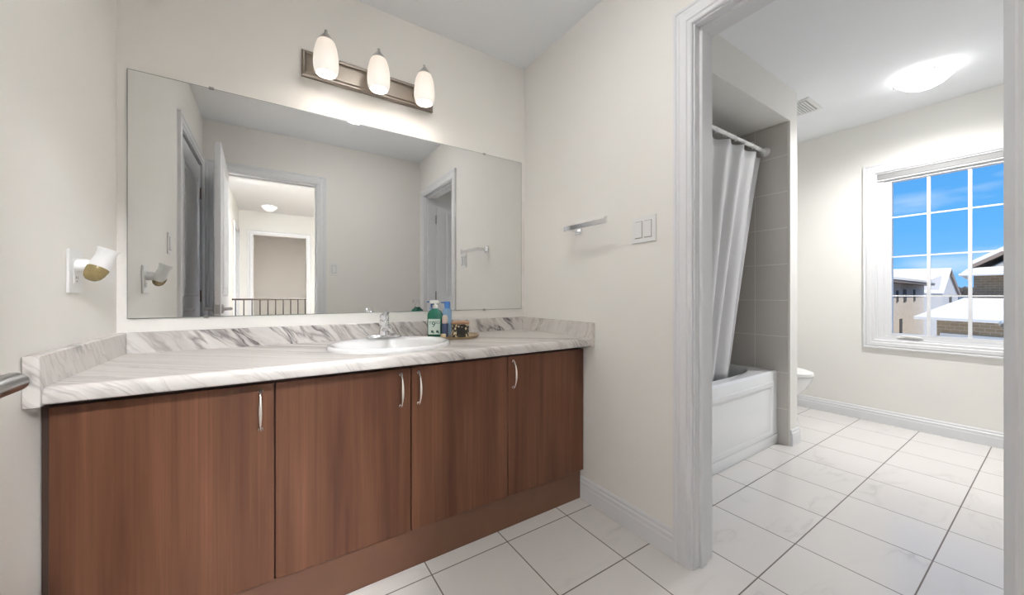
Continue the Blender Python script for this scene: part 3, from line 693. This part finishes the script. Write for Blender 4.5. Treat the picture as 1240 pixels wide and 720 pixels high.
# small bottle
sx1, sy1 = 1.180, -.185
s2 = thing('small_bottle', 'small navy bottle with translucent cap in front of the tall blue bottle', 'bottle', (sx1, sy1, TT))
bm = BM(); lathe(bm, [(.013, TT), (.0142, TT+.003), (.0142, TT+.066)], (sx1, sy1, 0), 24); mesh('bottle', bm, 'navy', s2, True)
bm = BM(); lathe(bm, [(.0142, TT+.0662), (.0142, TT+.094), (.012, TT+.103), (.006, TT+.107)], (sx1, sy1, 0), 24); mesh('cap', bm, 'beigecap', s2, True)
# cream wax piece
bm = BM(); lathe(bm, [(.012, TT), (.013, TT+.002), (.013, TT+.015), (.010, TT+.018)], (1.160, -.212, 0), 20); tag(mesh('wax_melt', bm, 'cream', smooth=True), 'tiny cream wax cup between the green soap bottle and the navy bottle', 'candle')
# jar
jx, jy = 1.243, -.228
jr = thing('candle_jar', 'round black and cream spotted jar with brown lid on the tray', 'jar', (jx, jy, TT))
bm = BM(); lathe(bm, [(.040, TT), (.044, TT+.003), (.044, TT+.062), (.042, TT+.064)], (jx, jy, 0), 40); jb = mesh('jar', bm, 'leopard', jr, True)
bm = BM(); lathe(bm, [(.044, TT+.0645), (.0455, TT+.067), (.045, TT+.074), (.030, TT+.078), (.006, TT+.079)], (jx, jy, 0), 40); mesh('lid', bm, 'lid', jr, True)
bm = BM(); dirn = math.atan2(-1.8756-jy, .4672-jx)
st = []
for k in range(9):
    a = dirn-.42+.84*k/8
    st.append([(jx+r*math.cos(a), jy+r*math.sin(a), TT+z) for r, z in ((.0441, .014), (.0446, .014), (.0446, .050), (.0441, .050))])
sweep(bm, st); mesh('jar_label', bm, 'black', jb)

# ------------------------------------------------------------------ bathroom fittings
X0, X1 = WO+.018, 3.409
tub = thing('bathtub', 'white alcove bathtub with panelled apron behind the shower curtain', 'bathtub', ((X0+X1)/2, -.39, .001))
bm = BM()
prof = [(-.756, .001), (-.756, .488), (-.751, .498), (-.741, .503)]
sweep(bm, [[(x, y, z) for y, z in prof+[(-.741, .001)]] for x in (X0, X1)])
# rolled rim and inner shell
def tub_ring(s, z):
    cx_, cy_ = (X0+X1)/2+.01*(1-s), -.385; a_, b_ = (X1-X0)/2-.055, .300; rg = []
    for k in range(72):
        a = 2*PI*k/72; rg.append((cx_+a_*s*math.copysign(abs(math.cos(a))**.42, math.cos(a)), cy_+b_*s*math.copysign(abs(math.sin(a))**.55, math.sin(a)), z))
    return rg
outer = []
for k in range(72):
    a = 2*PI*k/72; cx_, cy_ = (X0+X1)/2, -.385; dx, dy = math.cos(a), math.sin(a)
    t = min(((X1-X0)/2)/abs(dx) if abs(dx) > 1e-9 else 9, (.356)/abs(dy) if abs(dy) > 1e-9 else 9); outer.append((cx_+dx*t, cy_+dy*t, .503))
for c in ((X0, -.03), (X1, -.03), (X0, -.741), (X1, -.741)):
    k = min(range(72), key=lambda i: (outer[i][0]-c[0])**2+(outer[i][1]-c[1])**2); outer[k] = (*c, .503)
rr = [outer, tub_ring(1.0, .503), tub_ring(.985, .497), tub_ring(.96, .46), tub_ring(.90, .25), tub_ring(.82, .12), tub_ring(.7, .09)]
vs = [[bm.verts.new(p) for p in r] for r in rr]
for a, b_ in zip(vs, vs[1:]):
    for k in range(72): bm.faces.new((a[k], a[(k+1) % 72], b_[(k+1) % 72], b_[k]))
bm.faces.new(vs[-1])
mesh('tub_shell', bm, 'acrylic', tub, True, ang=50)
bm = BM()
st = []; a0, a1, z0, z1 = X0+.07, X1-.085, .088, .415
for (xx, sx, zz, sz) in ((a0, 1, z0, 1), (a0, 1, z1, -1), (a1, -1, z1, -1), (a1, -1, z0, 1)):
    st.append([(xx+sx*u, -.7562-v, zz+sz*u) for u, v in ((-.02, 0), (-.016, .007), (.0, .009), (.012, .004), (.02, 0))])
sweep(bm, st, closed=True); box(bm, X0, X1, -.763, -.7562, .001, .070, .003); mesh('apron_panel', bm, 'acrylic', tub, True)
rod = thing('curtain_rod', 'white shower curtain rod across the bathtub alcove', 'rod', (2.66, -.685, 2.04))
RZ = 2.045; RY = -.685
bm = BM(); tube(bm, [(WO+.03, RY, RZ), (3.40, RY, RZ)], .0135, 18); mesh('rod', bm, 'white', rod, True)
for x, s in ((WO+.0165, 1), (3.4095, -1)):
    bm = BM(); lathe(bm, [(.030, 0), (.030, s*.006), (.018, s*.014), (.016, s*.03)], (x, RY, RZ), 24, axis='X'); mesh('flange', bm, 'white', rod, True)
cu = thing('shower_curtain', 'white fabric shower curtain hanging from the rod into the bathtub', 'shower curtain', (2.6, RY, .45))
def cpos(s, t):          # s along the width 0..1, t from top 0 to bottom 1
    xt = 1.97+1.40*s; xb = 1.97+1.09*s; f = t**.9
    x = xt*(1-f)+xb*f
    ph = s*PI*2*7.5
    amp = .015+.016*t; y = RY+amp*math.sin(ph+.5*math.sin(ph*.37))+.010*math.sin(ph*.31+2*t)+ .075*t
    x += .012*t*math.sin(ph*1.0+1.3)
    return Vector((x, y, 2.012-.012*abs(math.sin(ph/2+.4))*(1-t)**8-1.555*t))
bm = BM(); NS, NT = 260, 26
gr = [[bm.verts.new(cpos(i/NS, j/NT)) for i in range(NS+1)] for j in range(NT+1)]
for j in range(NT):
    for i in range(NS): bm.faces.new((gr[j][i], gr[j][i+1], gr[j+1][i+1], gr[j+1][i]))
cm = mesh('curtain', bm, 'curtain', cu, True, ang=180)
so = cm.modifiers.new('thick', 'SOLIDIFY'); so.thickness = .0012
for k in range(12):
    s = (k+.5)/12; p = cpos(s, 0)
    bm = BM(); pts = []
    for q in range(17):
        a = 2*PI*q/16; pts.append((p.x, RY+.019*math.cos(a)*.95, RZ-.004+.026*math.sin(a)))
    tube(bm, pts, .0018, 6); mesh('curtain_ring', bm, 'chrome', cu, True)
# shower mixer is out of sight; toilet
TXc = 3.955
to = thing('toilet', 'white toilet behind the partition next to the bathtub', 'toilet', (TXc, -.4, 0))
def egg(bm, prof, n=44):     # prof: (front y, back y, half width, z)
    rings = []
    for yf, yb, hw, z in prof:
        yc = yb+(yf-yb)*.55; rg = []
        for k in range(n):
            a = 2*PI*k/n; c, s = math.cos(a), math.sin(a)
            rg.append(bm.verts.new((TXc+hw*c, yc+(abs(yf-yc)*-1*abs(s)**1.0 if s < 0 else abs(yb-yc)*abs(s)**.8), z)))
        rings.append(rg)
    for a, b_ in zip(rings, rings[1:]):
        for k in range(n): bm.faces.new((a[k], a[(k+1) % n], b_[(k+1) % n], b_[k]))
    bm.faces.new(rings[0][::-1]); bm.faces.new(rings[-1]); return bm
bm = BM(); egg(bm, [(-.700, -.10, .125, .001), (-.690, -.10, .115, .03), (-.665, -.12, .100, .16), (-.690, -.13, .115, .23), (-.745, -.14, .155, .29), (-.775, -.15, .178, .35), (-.785, -.16, .185, .385), (-.780, -.16, .183, .392)]); mesh('bowl', bm, 'ceramic', to, True, ang=60)
bm = BM(); egg(bm, [(-.785, -.24, .183, .3925), (-.792, -.235, .188, .400), (-.790, -.235, .187, .408)]); mesh('seat', bm, 'white', to, True, ang=60)
bm = BM(); egg(bm, [(-.785, -.232, .184, .4085), (-.788, -.232, .185, .418), (-.75, -.24, .165, .430), (-.66, -.28, .11, .434)]); mesh('lid', bm, 'white', to, True, ang=60)
bm = BM(); box(bm, TXc-.20, TXc+.20, -.215, -.025, .385, .72, .02, 3); mesh('tank', bm, 'ceramic', to, True)
bm = BM(); box(bm, TXc-.21, TXc+.21, -.225, -.02, .722, .755, .01, 3); mesh('tank_lid', bm, 'ceramic', to, True)
bm = BM(); tube(bm, [(TXc-.15, -.217, .66), (TXc-.15, -.236, .66), (TXc-.10, -.238, .655)], [.008, .007, .006], 10); mesh('flush_lever', bm, 'chrome', to, True)
# ceiling light in the bathroom
def ceiling_light(name, label, c, r, m, grp=None, spot=0):
    t = thing(name, label, 'ceiling light', (c[0], c[1], H-.001), grp)
    bm = BM(); lathe(bm, [(r*.62, H-.001), (r*.62, H-.022), (r*.50, H-.030)], (c[0], c[1], 0), 40); mesh('canopy', bm, 'white', t, True)
    pr = [(r*k/10, H-.022-.075*(1-(k/10)**2.2)**.9 if k < 10 else H-.022) for k in range(11)]
    bm = BM(); pr[0] = (.004, pr[0][1]); lathe(bm, pr+[(r*.97, H-.020), (r*.64, H-.021)], (c[0], c[1], 0), 56, cap=False); g_ = mesh('glass_dish', bm, m, t, True, ang=80)
    if spot:
        ld = bpy.data.lights.new('dish_lamp', 'SPOT'); ld.energy = spot; ld.spot_size = math.radians(172); ld.spot_blend = 1; ld.shadow_soft_size = .06; ld.color = (1, .99, .985)
        lo = bpy.data.objects.new('lamp', ld); col.objects.link(lo); lo.parent = t; lo.location = (0, 0, -.10)
    for k in range(3):
        a = math.radians(205+120*k); bm = BM(); u = Vector((math.cos(a), math.sin(a), 0)); cc = Vector((c[0], c[1], 0))
        p = [cc+u*(r*.62)+Vector((0, 0, H-.014)), cc+u*(r+.006)+Vector((0, 0, H-.014)), cc+u*(r+.007)+Vector((0, 0, H-.030)), cc+u*(r-.010)+Vector((0, 0, H-.038))]
        tube(bm, p, .0045, 8); mesh('clip', bm, 'steel', g_, True)
    return t
ceiling_light('ceiling_light', 'lit round glass dish ceiling light in the bathroom beyond the doorway', (3.94, -1.368), .137, 'dish', spot=LP['bath_spot'])
ev = thing('exhaust_fan', 'square white exhaust fan grille on the bathroom ceiling', 'vent', (3.80, -.72, H-.001))
bm = BM(); box(bm, 3.665, 3.935, -.855, -.585, H-.006, H-.001, .002, 1); mesh('grille_frame', bm, 'white', ev)
bm = BM(); box(bm, 3.69, 3.91, -.83, -.61, H-.008, H-.0065); mesh('grille_backing', bm, 'steel', ev)
bm = BM()
for k in range(14):
    y = -.822+k*.0158; box(bm, 3.69, 3.91, y, y+.009, H-.014, H-.0085)
mesh('slats', bm, 'white', ev)

# ------------------------------------------------------------------ hall behind the camera (seen in the mirror)
HY = -5.70
bm = BM(); box(bm, -1.6, 4.4, -9.2, -2.5, -.1, -.001); struct('floor_hall', bm, 'hallfloor')
bm = BM(); box(bm, -.1, 3.2, HY, YO+.02, H, H+.1); struct('ceiling_hall', bm, 'ceil')
bm = BM(); box(bm, -1.6, 4.4, -9.2, HY, H, H+.1); struct('ceiling_bedroom', bm, 'ceil')
bm = BM(); wall_open_x(bm, -.1, 0, YO, HY, -4.85, -5.58, DHH+.02); struct('wall_hall_left', bm, 'bathwall')
bm = BM(); box(bm, 3.1, 3.2, HY, -2.5, 0, H); struct('wall_hall_right', bm, 'bathwall')
bm = BM(); box(bm, -.1, .20, HY-.12, HY, 0, H); box(bm, .98, 3.2, HY-.12, HY, 0, H); box(bm, .20, .98, HY-.12, HY, DHH, H); struct('wall_hall_end', bm, 'bathwall')
bm = BM(); casing_y(bm, HY, 1, .20, .98, DHH, sc=1.1); struct('trim_9', bm, 'trim')
bm = BM(); casing_x(bm, 0, 1, -4.87, -5.56, DHH); struct('trim_10', bm, 'trim')
bm = BM(); box(bm, -.06, -.025, -5.56, -4.87, .005, DHH); struct('door_4', bm, 'trim')
bm = BM(); box(bm, -1.6, 4.4, -9.3, -9.2, 0, H); box(bm, -1.7, -1.6, -9.2, HY-.12, 0, H); box(bm, 4.4, 4.5, -9.2, HY-.12, 0, H); box(bm, 3.2, 4.4, HY-.12, HY, 0, H); box(bm, -1.6, -.1, HY-.12, HY, 0, H); struct('wall_bedroom', bm, 'wall')
rl = thing('stair_railing', 'dark handrail with thin black balusters in the hall, seen in the mirror', 'railing', (.4, -4.5, 0))
bm = BM(); box(bm, .001, .90, -4.525, -4.475, .952, .975, .006, 2); mesh('handrail', bm, 'rail', rl)
bm = BM(); box(bm, .001, .90, -4.52, -4.48, .001, .03); mesh('shoe_rail', bm, 'rail', rl)
for k in range(10):
    bm = BM(); x = .04+k*.094; tube(bm, [(x, -4.5, .03), (x, -4.5, .952)], .0065, 8); mesh('baluster', bm, 'iron', rl, True)
ceiling_light('ceiling_light', 'small ceiling light at the end of the hall, seen in the mirror', (.43, -5.09), .11, 'roomdish')
ceiling_light('ceiling_light', 'added unseen fill light on the vanity room ceiling in front of the vanity', (1.0, -1.10), .17, 'vanfill')  # added lamp out of view, evens out the vanity room light
ceiling_light('ceiling_light', 'added unseen fill light on the hall ceiling just outside the entry doorway', (.75, -2.95), .19, 'hallfill')  # added lamp out of view, fill from the camera side
ceiling_light('ceiling_light', 'added unseen fill light on the ceiling of the room past the hall', (.9, -7.4), .19, 'bedfill')  # added lamp out of view, brightens the far room
switch_plate('white switch at the end wall of the hall beside its doorway, seen in the mirror', 'Y', (1.17, HY, 1.22), .072, .115, 1, 1)

# ------------------------------------------------------------------ street outside the window
def house(label, loc, parts, cat='house', name='house'):
    r = thing(name, label, cat, loc)
    for nm, pts, fs, m in parts:
        bm = BM(); poly(bm, pts, fs); mesh(nm, bm, m, r)
    return r
def hexa(b, t): return b+t, [(0, 1, 2, 3), (4, 5, 6, 7), (0, 1, 5, 4), (1, 2, 6, 5), (2, 3, 7, 6), (3, 0, 4, 7)]
def wallbox(p, zb, zt): return hexa([(x, y, zb) for x, y in p], [(x, y, zt) for x, y in p])
GZ = -3.0
# cream house
pA = [(20.3, 1.86), (20.3, 6.5), (31, 6.5), (31, 2.17), (27.29, 2.06)]
pA = [(18.2, 1.80+.00), (18.2, 9.0), (30.5, 9.0), (30.5, 2.153)]
hA = thing('house', 'cream brick house with snowy roof, farthest left in the window', 'house', (24, 4, GZ))
# front face of the cream house turned towards the viewer
c1, c0 = (27.29, 2.06), (20.3, 1.86)
d_ = Vector((c0[0]-c1[0], c0[1]-c1[1])).normalized(); nrm = Vector((-d_.y, d_.x))
if nrm.y < 0: nrm = -nrm
def PA(a, b_, z): q = Vector(c1)+d_*a+nrm*b_; return (q.x, q.y, z)
bm = BM(); poly(bm, *hexa([PA(0, 0, GZ), PA(14, 0, GZ), PA(14, 9, GZ), PA(0, 9, GZ)], [PA(0, 0, 1.56), PA(14, 0, 1.56), PA(14, 9, 1.56), PA(0, 9, 1.56)])); mesh('wall', bm, 'beigebrick', hA)
bm = BM(); poly(bm, [PA(-.3, -.35, 1.57), PA(14.4, -.35, 1.57), PA(14.4, 9.3, 1.57), PA(-.3, 9.3, 1.57), PA(-.3, -.35, 1.66), PA(14.4, -.35, 1.66), PA(14.4, 9.3, 1.66), PA(-.3, 9.3, 1.66), PA(3.5, 4.5, 2.75), PA(10, 4.5, 2.75)],
    [(0, 1, 2, 3), (0, 1, 5, 4), (1, 2, 6, 5), (2, 3, 7, 6), (3, 0, 4, 7), (4, 5, 9, 8), (5, 6, 9), (6, 7, 8, 9), (7, 4, 8)]); mesh('roof', bm, 'snow', hA)
bm = BM(); poly(bm, *hexa([PA(-.28, -.32, 1.47), PA(14.3, -.32, 1.47), PA(14.3, 0, 1.47), PA(-.28, 0, 1.47)], [PA(-.28, -.32, 1.57), PA(14.3, -.32, 1.57), PA(14.3, 0, 1.57), PA(-.28, 0, 1.57)])); mesh('fascia', bm, 'fascia', hA)
for a, z0, z1, w_ in ((2.45, .75, 1.25, .3), (4.45, .75, 1.25, .45), (6.0, .75, 1.2, .25), (5.3, -.75, .05, .4)):
    bm = BM(); poly(bm, *hexa([PA(a, -.03, z0), PA(a+w_, -.03, z0), PA(a+w_, 0, z0), PA(a, 0, z0)], [PA(a, -.03, z1), PA(a+w_, -.03, z1), PA(a+w_, 0, z1), PA(a, 0, z1)])); mesh('window', bm, 'dglass', hA)
# gabled house behind
hB = thing('house', 'grey gabled house with snowy roof behind the cream house', 'house', (39, 5, GZ))
bm = BM(); poly(bm, [(32.2, 3.5, GZ), (37.23, 2.72, GZ), (47.5, 3.17, GZ), (42, 8, GZ), (32.2, 3.5, 1.10), (37.23, 2.72, 1.12), (47.5, 3.17, 1.2), (42, 8, 1.2), (42.3, 3.0, 2.75)],
    [(0, 1, 5, 4), (1, 2, 6, 8, 5), (2, 3, 7, 6), (3, 0, 4, 7), (0, 1, 2, 3), (4, 5, 8, 7), (8, 6, 7)]); mesh('wall', bm, 'stucco', hB)
bm = BM(); pts = [(31.6, 3.62, 1.12), (37.1, 2.64, 1.10), (42.2, 2.90, 2.86), (38.0, 8.4, 2.85), (31.6, 7.0, 2.75)]
poly(bm, pts+[(x, y, z+.12) for x, y, z in pts], [(0, 1, 2, 3, 4), (5, 6, 7, 8, 9)]+[(i, (i+1) % 5, (i+1) % 5+5, i+5) for i in range(5)]); mesh('roof', bm, 'snow', hB)
bm = BM(); pts = [(42.2, 2.88, 2.88), (48.2, 3.07, 1.05), (48.2, 3.07, .80), (42.2, 2.88, 2.45)]; poly(bm, pts+[(x+.5, y+.5, z) for x, y, z in pts], [(0, 1, 2, 3), (4, 5, 6, 7)]+[(i, (i+1) % 4, (i+1) % 4+4, i+4) for i in range(4)]); mesh('fascia', bm, 'fascia', hB)
bm = BM(); box(bm, 41.4, 41.9, 2.84, 2.95, .45, 1.0); mesh('window', bm, 'dglass', hB)
# garage with hipped snow roof
hC = thing('garage', 'brown brick garage with broad snow covered hip roof and small windows', 'garage', (18, -1.5, GZ))
pw = [(15.95, .16), (14.35, -3.0), (19.7, -3.2), (20.6, -.2)]
bm = BM(); poly(bm, *wallbox(pw, GZ, .345)); mesh('wall', bm, 'brownbrick', hC)
pe = [(15.25, .49, .36), (13.6, -3.3, .36), (19.9, -3.45, .36), (20.7, .16, .36)]
bm = BM(); poly(bm, pe+[(15.25, .49, .43), (13.6, -3.3, .43), (19.9, -3.45, .88), (20.7, .16, .92)], [(0, 1, 2, 3), (0, 1, 5, 4), (1, 2, 6, 5), (2, 3, 7, 6), (3, 0, 4, 7), (4, 5, 6, 7)]); mesh('roof', bm, 'snow', hC)
dW = Vector((14.35-15.95, -3.16)).normalized(); nW = Vector((-abs(dW.y), dW.x*-1 if False else abs(dW.x)*1.0)); nW = Vector((dW.y, -dW.x))
if nW.x > 0: nW = -nW
def PC(a, b_, z): q = Vector((15.95, .16))+dW*a+nW*b_; return (q.x, q.y, z)
bm = BM(); poly(bm, *hexa([PC(.10, .005, -.42), PC(3.0, .005, -.42), PC(3.0, .05, -.42), PC(.10, .05, -.42)], [PC(.10, .005, -.02), PC(3.0, .005, -.02), PC(3.0, .05, -.02), PC(.10, .05, -.02)])); mesh('door_panel', bm, 'white', hC)
for k in range(8):
    a = .17+k*.19
    if k % 4 == 3: a += .0
    bm = BM(); poly(bm, *hexa([PC(a, .045, -.20), PC(a+.13, .045, -.20), PC(a+.13, .06, -.20), PC(a, .06, -.20)], [PC(a, .045, -.10), PC(a+.13, .045, -.10), PC(a+.13, .06, -.10), PC(a, .06, -.10)])); mesh('window', bm, 'dglass', hC)
# brick house on the right
hD = thing('house', 'tan brick house with snowy gable, highest on the right in the window', 'house', (22, -1.5, GZ))
bm = BM(); poly(bm, *wallbox([(21.5, .02), (20.6, -3.5), (27, -3.5), (27, 0.02)], GZ, 1.70)); mesh('wall', bm, 'brownbrick', hD)
bm = BM(); pts = [(20.7, .22, 1.74), (19.9, -3.7, 1.74), (20.9, -3.7, 2.00), (21.45, .12, 1.93)]; poly(bm, pts+[(x, y, z+.06) for x, y, z in pts], [(0, 1, 2, 3), (4, 5, 6, 7)]+[(i, (i+1) % 4, (i+1) % 4+4, i+4) for i in range(4)]); mesh('lower_roof', bm, 'snow', hD)
bm = BM(); poly(bm, [(21.6, .02, 1.75), (21.6, -4, 1.75), (21.6, -2.2, 3.3), (25, .02, 1.75), (25, -4, 1.75), (25, -2.2, 3.3)], [(0, 1, 2), (3, 4, 5), (0, 1, 4, 3), (1, 2, 5, 4), (2, 0, 3, 5)]); mesh('gable', bm, 'stucco', hD)
for nm, o_, th, m_ in (('gable_fascia', 0, .13, 'fascia'), ('gable_snow', .13, .14, 'snow')):
    bm = BM(); pts = [(21.3, .12, 1.92+o_), (21.3, -2.2, 3.42+o_), (21.3, -2.2, 3.42+o_+th), (21.3, .12, 1.92+o_+th)]
    poly(bm, pts+[(x+3.5, y, z) for x, y, z in pts], [(0, 1, 2, 3), (4, 5, 6, 7)]+[(i, (i+1) % 4, (i+1) % 4+4, i+4) for i in range(4)]); mesh(nm, bm, m_, hD)
bm = BM(); tube(bm, [(20.65, .26, 1.72), (19.85, -3.7, 1.72)], .05, 8); tube(bm, [(20.8, .20, 1.70), (21.3, .08, 1.55)], .04, 8); mesh('gutter', bm, 'white', hD)
bm = BM()
for k in range(60):
    y = 1.5+k*.16; h_ = 1.0+random.random()*1.0
    bmesh.ops.create_icosphere(bm, subdivisions=1, radius=.35+random.random()*.4, matrix=Matrix.Translation((95+random.random()*3, y+random.random()*.3, h_-.2)))
    tube(bm, [(95, y, GZ), (95, y, h_)], .06, 5)
tl = tag(mesh('tree_line', bm, 'trees'), 'distant dark bare tree line between the houses', 'trees'); tl['kind'] = 'stuff'
bm = BM(); box(bm, 6.0, 130, -60, 80, GZ-.2, GZ); struct('ground', bm, 'snow')
